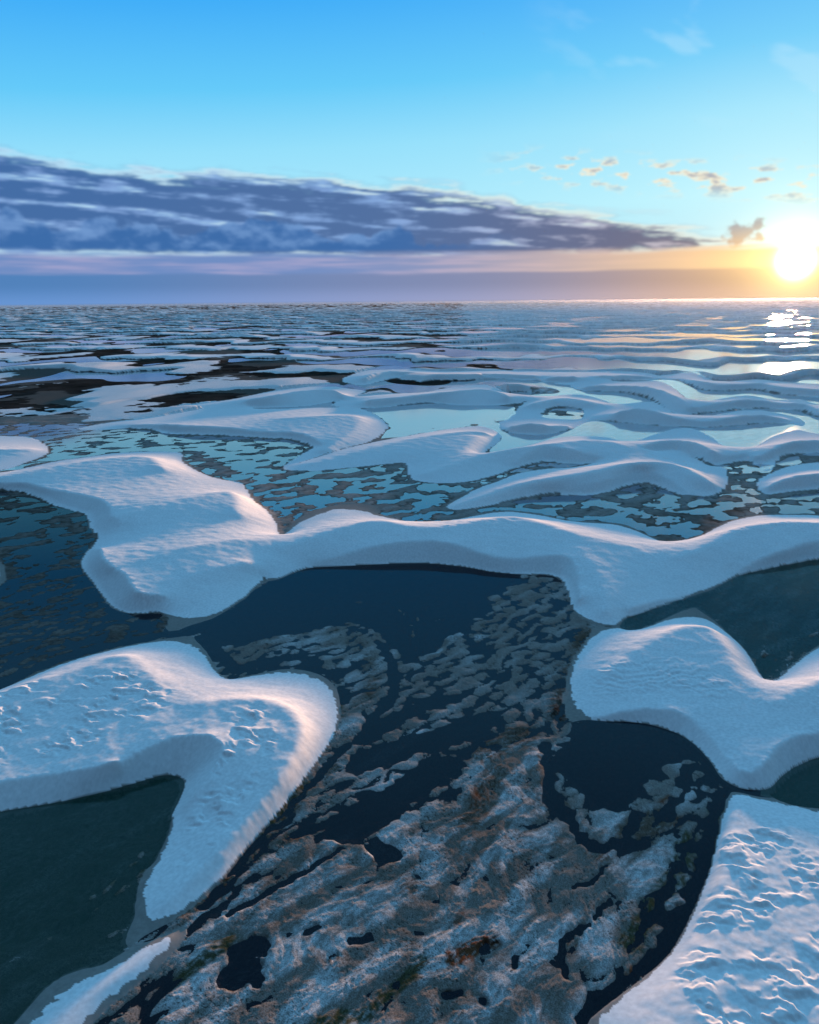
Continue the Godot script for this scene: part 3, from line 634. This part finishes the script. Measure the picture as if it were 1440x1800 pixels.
	for s in [[0.9, 0.95, [290, 1738, 340, 1702, 380, 1672, 412, 1648]], [0.9, 1.0, [635, 1792, 680, 1752, 712, 1722, 742, 1688]], [1.1, 1.0, [560, 1805, 612, 1785]], [1.3, 1.0, [1210, 1470, 1190, 1530, 1155, 1585, 1132, 1622, 1108, 1662]], [1.2, 0.8, [1262, 1420, 1245, 1490, 1215, 1570]], [0.7, 0.8, [602, 1212, 597, 1250, 588, 1290]], [0.9, 0.7, [540, 1372, 500, 1425, 455, 1475]]]:
		x = stroke(x, s[0], s[1], s[2], 0.8)
	f_olive = x
	x = f_dark
	for s in [[1.6, 0.9, [405, 1722, 425, 1705, 445, 1715]], [1.4, 0.9, [415, 1675, 440, 1668, 460, 1664]], [0.8, 0.9, [905, 1688, 908, 1700]], [0.8, 0.8, [850, 1758, 845, 1766]], [0.6, 0.9, [780, 1752, 812, 1748]], [0.8, 0.7, [540, 1642, 560, 1626]], [0.7, 0.7, [575, 1694, 590, 1678]], [0.7, 0.9, [850, 1665, 870, 1650]], [2.0, 0.8, [985, 1262, 1020, 1190, 1040, 1130]], [1.4, 0.9, [1258, 1450, 1238, 1522, 1208, 1600, 1172, 1660, 1140, 1708]]]:
		x = stroke(x, s[0], s[1], s[2], 0.9)
	f_dark = x
	# wind-pitted sand
	x = f_rough
	for s in [[11.0, 1.0, [-60, 1290, 60, 1260, 150, 1250, 200, 1260]], [6.0, 0.9, [-60, 1350, 60, 1330, 140, 1320]], [4.0, 1.0, [440, 1290, 445, 1335, 412, 1395, 370, 1450, 320, 1520]], [9.0, 1.0, [1370, 1500, 1360, 1600, 1350, 1700, 1340, 1800]], [7.0, 1.0, [1450, 1540, 1460, 1700]], [6.0, 0.5, [1060, 1230, 1140, 1210, 1220, 1220]], [5.0, 0.35, [800, 955, 900, 950]], [6.0, 0.35, [1270, 965, 1350, 950, 1400, 940]], [5.0, 0.3, [580, 945, 640, 935]]]:
		x = stroke(x, s[0], s[1], s[2], 0.6)
	f_rough = x
	# small wind-cut steps
	x = f_step
	for s in [[4.0, 1.0, [1040, 1225, 1100, 1210, 1160, 1208, 1220, 1215, 1250, 1235]], [3.0, 0.8, [1060, 1205, 1120, 1190, 1180, 1190, 1230, 1205]], [5.0, 0.7, [1270, 962, 1330, 948, 1400, 938]], [5.0, 0.7, [770, 935, 830, 945, 890, 955]], [5.0, 0.6, [560, 950, 610, 940, 660, 930]], [4.0, 0.6, [1060, 840, 1120, 822, 1180, 825]]]:
		x = stroke(x, s[0], s[1], s[2], 0.8)
	f_step = x


func trace_lagoons() -> void:
	lagoon("deep green lagoon cupped by the boomerang dune", "green", [-700, 1430, 0, 1390, 340, 1320, 345, 1400, 240, 1640, 210, 1690, 30, 1850, -400, 2200, -700, 2200])
	lagoon("small green pool between the arched dune and the pitted dune", "green", [1330, 1395, 1345, 1350, 1420, 1310, 1800, 1250, 1800, 1440, 1440, 1440])
	lagoon("teal green lagoon held between the sinuous ridge and the arched dune", "green", [1075, 1110, 1070, 1080, 1230, 1020, 1440, 960, 1800, 950, 1800, 1060, 1440, 1170, 1353, 1230, 1230, 1110, 1120, 1130])
	lagoon("dark marsh pool streaked with mud at the foot of the stepped dune", "dark", [-700, 860, 0, 845, 200, 880, 240, 960, 190, 1020, 300, 1060, 335, 1100, 335, 1120, 0, 1260, -700, 1500])
	lagoon("dark wetland water winding through mud islands and crusted flats", "dark", [335, 1120, 300, 1060, 500, 980, 1010, 960, 1070, 1100, 1120, 1280, 1300, 1370, 1320, 1400, 1100, 2200, -700, 2200, 100, 1800, 330, 1400, 560, 1250, 400, 1150])
	lagoon("dark-rimmed still pool inside the blunt-nosed dune's curl", "clear", [640, 722, 700, 712, 800, 708, 915, 716, 900, 745, 700, 775, 620, 790, 680, 750])
	lagoon("tiny round pool inside the looped ridge", "clear", [945, 722, 990, 712, 1035, 720, 1030, 740, 985, 742, 950, 736])
	lagoon("pale teal lagoon lying behind the first hump of the double humped ridge", "clear", [870, 800, 890, 765, 1000, 758, 1050, 738, 1190, 742, 1190, 790, 1100, 795, 900, 805])
	lagoon("pale teal lagoon cradled between the two humps of the double humped ridge", "clear", [1190, 742, 1450, 742, 1700, 760, 1700, 800, 1440, 780, 1380, 770, 1300, 800, 1190, 790])
	lagoon("bright sickle lagoon between the wavy ridge and the far smooth ridge", "clear", [1150, 675, 1260, 680, 1440, 690, 1700, 720, 1700, 740, 1440, 718, 1300, 702, 1220, 716])
	lagoon("braided shallow stream threading grey mud islands", "stream", [-900, 745, 140, 740, 500, 765, 700, 815, 780, 850, 1000, 850, 1440, 855, 1900, 870, 1900, 960, 1440, 930, 1150, 980, 1000, 940, 500, 960, 300, 830, -900, 850])


# ---------------------------------------------------------------- meshes
func put(mesh: Mesh, called: String, material: Material, parent: Node) -> MeshInstance3D:
	var o := MeshInstance3D.new()
	o.mesh = mesh
	o.name = called
	mesh.surface_set_material(0, material)
	parent.add_child(o, true)
	return o


func tag(o: Node, label: String, category: String, kind := "structure", group := "") -> void:
	o.set_meta("label", label)
	o.set_meta("category", category)
	o.set_meta("kind", kind)
	if group:
		o.set_meta("group", group)


func numbered(stem: String, k: int) -> String:
	return stem if k == 0 else "%s_%03d" % [stem, k]


var grains: Texture2D
var mud_grains: Texture2D
var relief: Texture2D


func ground_material(rough: float, scale: float, bump: float, tex: Texture2D) -> StandardMaterial3D:
	var m := StandardMaterial3D.new()
	m.vertex_color_use_as_albedo = true
	m.roughness = rough
	m.specular_mode = BaseMaterial3D.SPECULAR_DISABLED
	m.albedo_texture = tex
	m.uv1_triplanar = true
	m.uv1_world_triplanar = true
	m.uv1_scale = Vector3.ONE * scale
	if bump > 0.0:
		m.heightmap_enabled = true
		m.heightmap_texture = relief
		m.heightmap_scale = bump
	return m


func water_material(color: Color, clear: float, rough: float, shine := 0.5) -> StandardMaterial3D:
	var m := StandardMaterial3D.new()
	m.transparency = BaseMaterial3D.TRANSPARENCY_ALPHA
	m.albedo_color = Color(color.linear_to_srgb(), 1.0 - clear)
	m.roughness = rough
	m.metallic_specular = shine
	return m


func resampled(field: PackedFloat32Array, row0: int, rows: int, w: int, h: int, way := Image.INTERPOLATE_BILINEAR) -> PackedFloat32Array:
	var im := Image.create_from_data(NC, NR, false, Image.FORMAT_RF, field.to_byte_array()).get_region(Rect2i(0, row0, NC, rows))
	im.resize(w, h, way)
	return im.get_data().to_float32_array()


func build_land() -> void:
	var total := NC * NR
	hgt.resize(total); source.resize(total); f_elev.resize(total); f_amp.resize(total); f_pale.resize(total); f_brown.resize(total)
	f_rust.resize(total); f_olive.resize(total); f_dark.resize(total); f_rough.resize(total); f_zone.resize(total)
	mask.resize(total); owner_of.resize(total); slip.resize(total); lagoon_of.resize(total)
	f_amp.fill(0.3)
	f_zone.fill(1.0)
	f_elev.fill(-0.35)
	f_step.resize(total)
	trace_dunes()
	stage("dunes traced")
	trace_wet_ground()
	trace_lagoons()
	stage("wet ground traced")
	hgt = raise_dunes(hgt, mask, source, NC, NR, 0)
	stage("dunes raised")
	# round the spines and feet a little, keep the brinks of slip faces
	for i in 9:
		var was := hgt.duplicate()
		for r in range(1, (NR if i < 5 else (640 if i < 14 else 420)) - 1):
			for c in range(1, NC - 1):
				var k := r * NC + c
				if mask[k] > 0 and (slip[k] == 0 or slip[k - 1] + slip[k + 1] + slip[k - NC] + slip[k + NC] == 4):
					hgt[k] = 0.4 * was[k] + 0.15 * (was[k - 1] + was[k + 1] + was[k - NC] + was[k + NC])
	for i in 1:
		var was := hgt.duplicate()
		for r in range(1, NR - 1):
			for c in range(1, NC - 1):
				var k := r * NC + c
				if mask[k] > 0 and mask[k - 1] > 0 and mask[k + 1] > 0 and mask[k - NC] > 0 and mask[k + NC] > 0:
					hgt[k] = 0.4 * was[k] + 0.15 * (was[k - 1] + was[k + 1] + was[k - NC] + was[k + NC])
	for k in total:
		if owner_of[k] > 0:
			f_elev[k] = 0.0
	f_elev = blurred(f_elev, 2)
	f_amp = blurred(f_amp, 4)
	f_pale = blurred(f_pale, 3)
	f_brown = blurred(f_brown, 3)
	f_olive = blurred(f_olive, 3)
	f_dark = blurred(f_dark, 3)
	var sanded := PackedFloat32Array()
	sanded.resize(total)
	for k in total:
		if owner_of[k] > 0:
			f_elev[k] = hgt[k]
			sanded[k] = 1.0
	# even out the shore, where sand and bed meet
	var shore := PackedInt32Array()
	for r in range(2, NR - 2):
		for c in range(2, NC - 2):
			var k := r * NC + c
			var here := owner_of[k] > 0
			if (owner_of[k - 1] > 0) != here or (owner_of[k + 1] > 0) != here or (owner_of[k - NC] > 0) != here or (owner_of[k + NC] > 0) != here or (owner_of[k - 2] > 0) != here or (owner_of[k + 2] > 0) != here or (owner_of[k - 2 * NC] > 0) != here or (owner_of[k + 2 * NC] > 0) != here:
				shore.append(k)
	for i in 5:
		for k in shore:
			f_elev[k] = 0.36 * f_elev[k] + 0.16 * (f_elev[k - 1] + f_elev[k + 1] + f_elev[k - NC] + f_elev[k + NC])
	for k in total:
		if lagoon_of[k] == 0 and k < NC * 520:
			lagoon_of[k] = 5
	stage("fields")

	# rows of the ground mesh: two blocks that resample the grid, then the far field
	var w := 840
	var rows1 := 486
	var m1 := 640
	var m2 := 560
	var blocks := [[0, rows1, m1], [rows1, NR - rows1, m2]]
	var logs := PackedFloat32Array()
	var e := PackedFloat32Array(); var amp := PackedFloat32Array(); var pale := PackedFloat32Array(); var brown := PackedFloat32Array(); var rust := PackedFloat32Array()
	var olive := PackedFloat32Array(); var dark := PackedFloat32Array(); var rough := PackedFloat32Array(); var drawn := PackedFloat32Array(); var sand := PackedFloat32Array(); var step_f := PackedFloat32Array()
	for b in blocks:
		e.append_array(resampled(f_elev, b[0], b[1], w, b[2], Image.INTERPOLATE_CUBIC))
		amp.append_array(resampled(f_amp, b[0], b[1], w, b[2]))
		pale.append_array(resampled(f_pale, b[0], b[1], w, b[2]))
		brown.append_array(resampled(f_brown, b[0], b[1], w, b[2]))
		rust.append_array(resampled(f_rust, b[0], b[1], w, b[2]))
		olive.append_array(resampled(f_olive, b[0], b[1], w, b[2]))
		dark.append_array(resampled(f_dark, b[0], b[1], w, b[2]))
		rough.append_array(resampled(f_rough, b[0], b[1], w, b[2]))
		drawn.append_array(resampled(f_zone, b[0], b[1], w, b[2]))
		step_f.append_array(resampled(f_step, b[0], b[1], w, b[2]))
		sand.append_array(resampled(sanded, b[0], b[1], w, b[2]))
		for i in b[2]:
			logs.append(L0 + (b[0] + (i + 0.5) * b[1] / float(b[2]) - 0.5) * DA)
	var near_rows := logs.size()
	var last := logs[near_rows - 1]
	while last < log(45000.0):
		last += 0.0027 if last < log(3200.0) else (0.006 if last < log(9000.0) else (0.015 if last < log(16000.0) else 0.05))
		logs.append(last)
	var n := logs.size()
	var pos := PackedVector3Array(); pos.resize(w * n)
	var col := PackedColorArray(); col.resize(w * n)
	var key := PackedInt32Array(); key.resize(w * n)
	var sun := Vector2(sin(deg_to_rad(SUN_AZ)), -cos(deg_to_rad(SUN_AZ)))
	var flow := Vector2(0.62, -0.78)
	var sines := PackedFloat32Array(); var cosines := PackedFloat32Array(); var angles := PackedFloat32Array()
	for c in w:
		var a := A0 + ((c + 0.5) * NC / float(w) - 0.5) * DA
		angles.append(a); sines.append(sin(a)); cosines.append(cos(a))
	stage("start vertices %d x %d" % [w, n])
	for r in n:
		var d := exp(logs[r])
		var near := r < near_rows
		var gr := clampi(int(round((logs[r] - L0) / DA)), 0, NR - 1)
		for c in w:
			var k := r * w + c
			var x := d * sines[c]
			var z := -d * cosines[c]
			var y := 0.0
			var tint := Vector3(0.88, 0.86, 0.84)
			var id := 0
			var part := 0
			var lag := 0
			var in_sand := false
			if near:
				var gc := clampi(int(round((angles[c] - A0) / DA)), 0, NC - 1)
				var g := gr * NC + gc
				id = owner_of[g]
				lag = lagoon_of[g]
				y = e[k]
				if sand[k] > 0.5 and id == 0:
					id = maxi(maxi(owner_of[maxi(g - 1, 0)], owner_of[mini(g + 1, total - 1)]), maxi(owner_of[maxi(g - NC, 0)], owner_of[mini(g + NC, total - 1)]))
				if sand[k] <= 0.5:
					id = 0
				if id > 0:
					in_sand = true
					part = 1 if slip[g] == 1 else 0
			if in_sand:
				var fine_f := 0.35 if d < 240.0 else 0.06
				var low := n_fine.get_noise_2d(x * fine_f, z * fine_f)
				if part == 0:
					var rg := rough[k]
					var up := smoothstep(0.5, 2.2, y)
					y += up * 0.16 * n_fine.get_noise_2d(x * 0.11, z * 0.11)
					if rg > 0.02:
						var wx := x + 1.6 * n_fine.get_noise_2d(x * 0.22, z * 0.22)
						var wz := z + 1.6 * n_fine.get_noise_2d(x * 0.22 + 31.0, z * 0.22)
						var hx := wx * 0.86 + wz * 0.5
						var hz := wz * 0.86 - wx * 0.5
						var hn := n_hum.get_noise_2d(hx * 0.62, hz * 1.15)
						var some := smoothstep(-0.25, 0.35, n_fine.get_noise_2d(x * 0.07 + 9.0, z * 0.07))
						y += rg * some * smoothstep(0.8, 2.0, y) * (0.34 * smoothstep(-0.02, 0.40, hn) - 0.34 * smoothstep(0.06, 0.36, -hn))
					if step_f[k] > 0.02:
						var ph := -z * 0.34 + x * 0.05 + 2.2 * n_fine.get_noise_2d(x * 0.045, z * 0.03) + 0.5 * n_fine.get_noise_2d(x * 0.25, z * 0.25)
						var fr := ph - floorf(ph)
						y += step_f[k] * up * 0.34 * (smoothstep(0.0, 0.22, fr) - fr)
				var grain := n_grain.get_noise_2d(x * 0.6, z * 0.6)
				tint *= 1.0 + 0.03 * low + 0.015 * grain
				# damp sand where the water has stood: a band with its own ragged line
				if y < (0.34 if part == 0 else 0.14) + 0.16 * low and d < 430.0:
					tint = Vector3(0.27, 0.245, 0.22) * (1.0 + 0.12 * low)
					if part == 0:
						part = 2
			else:
				var flat_y := -0.4
				var wide := 1.0 if d < 300.0 else 3.0
				var n_a := 0.0
				var n_b := 0.0
				if near and drawn[k] > 0.01:
					var warp := n_fine.get_noise_2d(x * 0.035, z * 0.035) * 3.5
					var along := x * flow.x + z * flow.y
					var across := x * -flow.y + z * flow.x + warp
					var far_share := smoothstep(230.0, 420.0, d)
					var n_c := 0.0
					if far_share < 1.0:
						n_a = n_isle.get_noise_2d(along * 0.30, across)
						n_b = n_grain.get_noise_2d(along * 0.5, across * 1.2)
						n_c = 1.5 * (n_cell.get_noise_2d(along * 0.50, across * 0.9 + 1.0 * n_b) + 0.74)
					if far_share > 0.0:
						n_a = lerpf(n_a, 1.25 * n_braid.get_noise_2d(along * 0.20 + 300.0, across * 0.30), far_share)
						n_b = lerpf(n_b, n_grain.get_noise_2d(along * 0.18 + 300.0, across * 0.3), far_share)
						n_c = lerpf(n_c, 0.35 * (n_cell.get_noise_2d(along * 0.17, across * 0.24) + 0.80), far_share)
					flat_y = e[k] + amp[k] * (n_a * 0.85 + 0.9 * n_c + 0.10 * n_b)
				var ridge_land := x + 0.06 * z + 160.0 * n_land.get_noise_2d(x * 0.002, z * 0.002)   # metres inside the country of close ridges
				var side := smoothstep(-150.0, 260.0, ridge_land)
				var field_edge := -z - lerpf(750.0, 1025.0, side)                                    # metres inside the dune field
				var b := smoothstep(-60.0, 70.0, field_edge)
				var fy := 0.0
				if b > 0.0:
					fy = far_ground(x, z, d, side)
				y = lerpf(flat_y, fy, b)
				# colour of the ground itself
				var patch := n_land.get_noise_2d(x * 0.02 / wide + 50.0, z * 0.02 / wide)
				var speck := n_grain.get_noise_2d(x * 1.4 / wide, z * 1.4 / wide)
				var mud := Vector3(0.29, 0.252, 0.222) * (1.0 + 0.30 * n_b + 0.22 * speck)
				var p := 0.0
				var br := 0.0
				var ol := 0.0
				var dk := 0.0
				var ru := 0.0
				if near:
					p = pale[k]; br = brown[k]; ol = olive[k]; dk = dark[k]; ru = rust[k]
				var streak := n_land.get_noise_2d((x * flow.x + z * flow.y) * 0.035 + 20.0, (x * -flow.y + z * flow.x) * 0.12)
				var crust := clampf(p * (0.42 + 1.1 * n_a + 0.6 * patch + 2.8 * streak + 0.35 * speck), 0.0, 1.0)
				mud = mixc(mud, Vector3(0.68, 0.67, 0.655) * (1.0 + 0.15 * speck), crust)
				mud = mixc(mud, Vector3(0.105, 0.062, 0.036), clampf(br * (0.85 + 1.2 * n_b + 0.8 * patch), 0.0, 0.85))
				mud = mixc(mud, Vector3(0.150, 0.045, 0.014), clampf(ru * (1.0 + 1.0 * n_b), 0.0, 0.95))
				mud = mixc(mud, Vector3(0.050, 0.052, 0.018), clampf(ol * (0.95 + 1.0 * n_b), 0.0, 0.9))
				mud = mixc(mud, Vector3(0.016, 0.014, 0.012), clampf(dk * (0.8 + 1.2 * n_b + 0.6 * patch), 0.0, 0.95))
				var dots := smoothstep(0.30, 0.46, n_grain.get_noise_2d(x * 1.9 + 60.0, z * 1.9)) * smoothstep(0.05, 0.4, p) * smoothstep(-0.1, 0.25, n_land.get_noise_2d(x * 0.05 + 13.0, z * 0.05))
				if wide == 1.0:
					mud = mixc(mud, Vector3(0.03, 0.027, 0.022), dots * 0.85)
				if near and y < 0.04:
					mud = mixc(mud, Vector3(0.05, 0.042, 0.032), (1.0 - p) * 0.6)
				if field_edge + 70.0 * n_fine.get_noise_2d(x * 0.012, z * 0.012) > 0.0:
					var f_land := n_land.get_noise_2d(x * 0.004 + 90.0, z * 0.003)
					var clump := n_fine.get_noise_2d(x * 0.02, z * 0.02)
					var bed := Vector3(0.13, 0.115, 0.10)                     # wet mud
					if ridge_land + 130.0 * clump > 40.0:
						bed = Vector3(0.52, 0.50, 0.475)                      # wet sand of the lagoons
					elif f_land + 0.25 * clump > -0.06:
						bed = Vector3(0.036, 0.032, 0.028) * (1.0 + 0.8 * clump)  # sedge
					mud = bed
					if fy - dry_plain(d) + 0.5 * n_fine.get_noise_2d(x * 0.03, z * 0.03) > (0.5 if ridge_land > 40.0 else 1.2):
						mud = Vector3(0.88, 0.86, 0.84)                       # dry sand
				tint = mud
			pos[k] = Vector3(x, y, z)
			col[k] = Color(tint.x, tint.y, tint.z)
			if in_sand:
				key[k] = 1000 + id * 10 + part
			elif near:
				key[k] = lag
			else:
				key[k] = 900
	stage("vertices")
	# normals
	var nor := PackedVector3Array(); nor.resize(w * n)
	for r in n:
		var r0 := maxi(r - 1, 0) * w
		var r1 := mini(r + 1, n - 1) * w
		for c in w:
			var a := pos[r * w + mini(c + 1, w - 1)] - pos[r * w + maxi(c - 1, 0)]
			var b := pos[r1 + c] - pos[r0 + c]
			nor[r * w + c] = a.cross(b).normalized()
	stage("normals")
	var buckets := {}
	for r in n - 1:
		for c in w - 1:
			var k := r * w + c
			var q := key[k]
			if not buckets.has(q):
				buckets[q] = []
			buckets[q].append(k)
	stage("sorted into %d pieces" % buckets.size())
	var local := PackedInt32Array(); local.resize(w * n)
	var stamp := PackedInt32Array(); stamp.resize(w * n); stamp.fill(-1)
	var sand_mat := ground_material(0.92, 0.031, 0.0, grains)
	sand_mat.resource_name = "white_sand"
	var damp_mat := ground_material(0.55, 0.031, 0.0, grains)
	damp_mat.resource_name = "damp_sand"
	var mud_mat := ground_material(0.85, 0.11, 2.0, mud_grains)
	mud_mat.resource_name = "mud_and_crust"
	var roots := {}
	var keys := buckets.keys()
	keys.sort()
	for q in keys:
		var v := PackedVector3Array(); var nn := PackedVector3Array(); var cc := PackedColorArray(); var idx := PackedInt32Array()
		for k in buckets[q]:
			var four := [k, k + 1, k + w, k + w + 1]
			for t in four:
				if stamp[t] != q:
					stamp[t] = q
					local[t] = v.size()
					v.append(pos[t]); nn.append(nor[t]); cc.append(col[t])
			var a := local[k]; var b := local[k + 1]; var g := local[k + w]; var h := local[k + w + 1]
			idx.append(a); idx.append(g); idx.append(b)
			idx.append(b); idx.append(g); idx.append(h)
		var arrays := []
		arrays.resize(Mesh.ARRAY_MAX)
		arrays[Mesh.ARRAY_VERTEX] = v
		arrays[Mesh.ARRAY_NORMAL] = nn
		arrays[Mesh.ARRAY_COLOR] = cc
		arrays[Mesh.ARRAY_INDEX] = idx
		var mesh := ArrayMesh.new()
		mesh.add_surface_from_arrays(Mesh.PRIMITIVE_TRIANGLES, arrays)
		if q >= 1000:
			var id: int = (q - 1000) / 10
			var part: int = (q - 1000) % 10
			if not roots.has(id):
				var o := Node3D.new()
				o.name = numbered("sand_dune", id - 1)
				add_child(o)
				tag(o, dunes[id - 1], "dune", "structure", "white sand dunes")
				roots[id] = o
			put(mesh, ["windward_slope", "slip_face", "damp_margin"][part], damp_mat if part == 2 else sand_mat, roots[id])
		elif q == 900:
			tag(put(mesh, "dune_field_terrain", sand_mat, self), "hazy field of pale dune ridges and wet hollows reaching the horizon", "dune field")
		elif q == 0:
			tag(put(mesh, "wet_plain_ground", mud_mat, self), "flat wet sand and dark mud between the far ridges", "wet plain")
		else:
			tag(put(mesh, numbered("lagoon_bed_ground", q - 1), mud_mat, self), "bed and banks of the " + lagoons[q - 1][0].split(" with ")[0], "lagoon bed")
	stage("land meshes")

	# water: flat sheets at the level of the ground water, only where the ground dips under it
	var kinds := {
		"green": water_material(Color(0.001, 0.046, 0.034), 0.45, 0.07, 0.16), "dark": water_material(Color(0.001, 0.005, 0.012), 0.15, 0.06, 0.15),
		"clear": water_material(Color(0.52, 0.56, 0.60), 0.35, 0.06, 0.5), "stream": water_material(Color(0.05, 0.14, 0.24), 0.45, 0.06)}
	var step := 4
	var sheets := {}
	for r in range(0, n - 1, step):
		for c in range(0, w - 1, step):
			var r2 := mini(r + step, n - 1)
			var c2 := mini(c + step, w - 1)
			var lowest := 9.0
			for rr in range(r, r2 + 1, 2):
				for cc in range(c, c2 + 1, 2):
					lowest = minf(lowest, pos[rr * w + cc].y)
			if lowest < 0.05:
				var g := 0
				if r < near_rows:
					g = lagoon_of[clampi(int(round((logs[mini(r + 2, near_rows - 1)] - L0) / DA)), 0, NR - 1) * NC + clampi(int(round((angles[mini(c + 2, w - 1)] - A0) / DA)), 0, NC - 1)]
				if not sheets.has(g):
					sheets[g] = []
				sheets[g].append([r, c, r2, c2])
	var order := sheets.keys()
	order.sort()
	for g in order:
		var st := SurfaceTool.new()
		st.begin(Mesh.PRIMITIVE_TRIANGLES)
		st.set_normal(Vector3.UP)
		for s in sheets[g]:
			var a := pos[s[0] * w + s[1]]; var b := pos[s[0] * w + s[3]]; var h := pos[s[2] * w + s[1]]; var i := pos[s[2] * w + s[3]]
			a.y = 0.0; b.y = 0.0; h.y = 0.0; i.y = 0.0
			for t in [a, h, b, b, h, i]:
				st.add_vertex(t)
		st.index()
		var label: String = "shallow water lying in the hollows of the far dune field" if g == 0 else lagoons[g - 1][0]
		var kind: String = "clear" if g == 0 else lagoons[g - 1][1]
		tag(put(st.commit(), "far_lagoon_water" if g == 0 else numbered("lagoon_water", g - 1), kinds[kind], self), label, "lagoon", "structure", "rain lagoons")
	stage("water")


func _ready() -> void:
	t_start = Time.get_ticks_msec()
	set_up_view()
	var cam := Camera3D.new()
	cam.name = "camera"
	cam.fov = rad_to_deg(2.0 * atan(900.0 / FOCAL))
	cam.near = 1.0
	cam.far = 80000.0
	cam.transform = Transform3D(Basis(cam_r, cam_u, -cam_f), Vector3(0, EYE, 0))
	cam.current = true
	add_child(cam)
	var env := Environment.new()
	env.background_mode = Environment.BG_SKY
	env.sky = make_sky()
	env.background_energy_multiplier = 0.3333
	env.tonemap_mode = Environment.TONE_MAPPER_LINEAR
	env.tonemap_exposure = 3.0
	env.sdfgi_enabled = true
	env.ssao_enabled = true
	env.ssil_enabled = true
	env.volumetric_fog_enabled = true
	env.volumetric_fog_albedo = Color(0.90, 0.92, 1.0)
	env.volumetric_fog_density = 0.0000012
	env.volumetric_fog_anisotropy = 0.8
	var around := WorldEnvironment.new()
	around.name = "world"
	around.environment = env
	add_child(around)
	var sun := DirectionalLight3D.new()
	sun.name = "sun"
	sun.light_color = Color(1.0, 0.77, 0.58)
	sun.light_energy = 1.3
	sun.light_angular_distance = 2.4
	sun.shadow_enabled = true
	sun.rotation_degrees = Vector3(-SUN_EL, 180.0 - SUN_AZ, 0)
	add_child(sun)
	stage("sky")

	n_warp = noise(1.0, 2, 101)
	n_ridge = noise(1.0, 2, 103)
	n_land = noise(1.0, 3, 107)
	n_fine = noise(1.0, 3, 109)
	n_isle = noise(0.20, 2, 113)
	n_braid = noise(0.20, 5, 113)
	n_grain = noise(0.9, 3, 127)
	n_hum = noise(0.22, 2, 131)
	n_cell = noise(0.30, 1, 137, FastNoiseLite.TYPE_CELLULAR)
	n_cell.cellular_return_type = FastNoiseLite.RETURN_DISTANCE2_SUB
	n_cell.cellular_jitter = 0.9
	var gr := FastNoiseLite.new()
	gr.seed = 5
	gr.frequency = 0.05
	gr.fractal_octaves = 5
	var im := gr.get_seamless_image(512, 512)
	im.convert(Image.FORMAT_RGB8)
	relief = ImageTexture.create_from_image(im)
	var tone: Image = im.duplicate()
	tone.adjust_bcs(1.0, 0.07, 1.0)
	tone.adjust_bcs(1.88, 1.0, 1.0)
	grains = ImageTexture.create_from_image(tone)
	tone = im.duplicate()
	tone.adjust_bcs(1.0, 0.28, 1.0)
	tone.adjust_bcs(1.75, 1.0, 1.0)
	mud_grains = ImageTexture.create_from_image(tone)
	build_land()
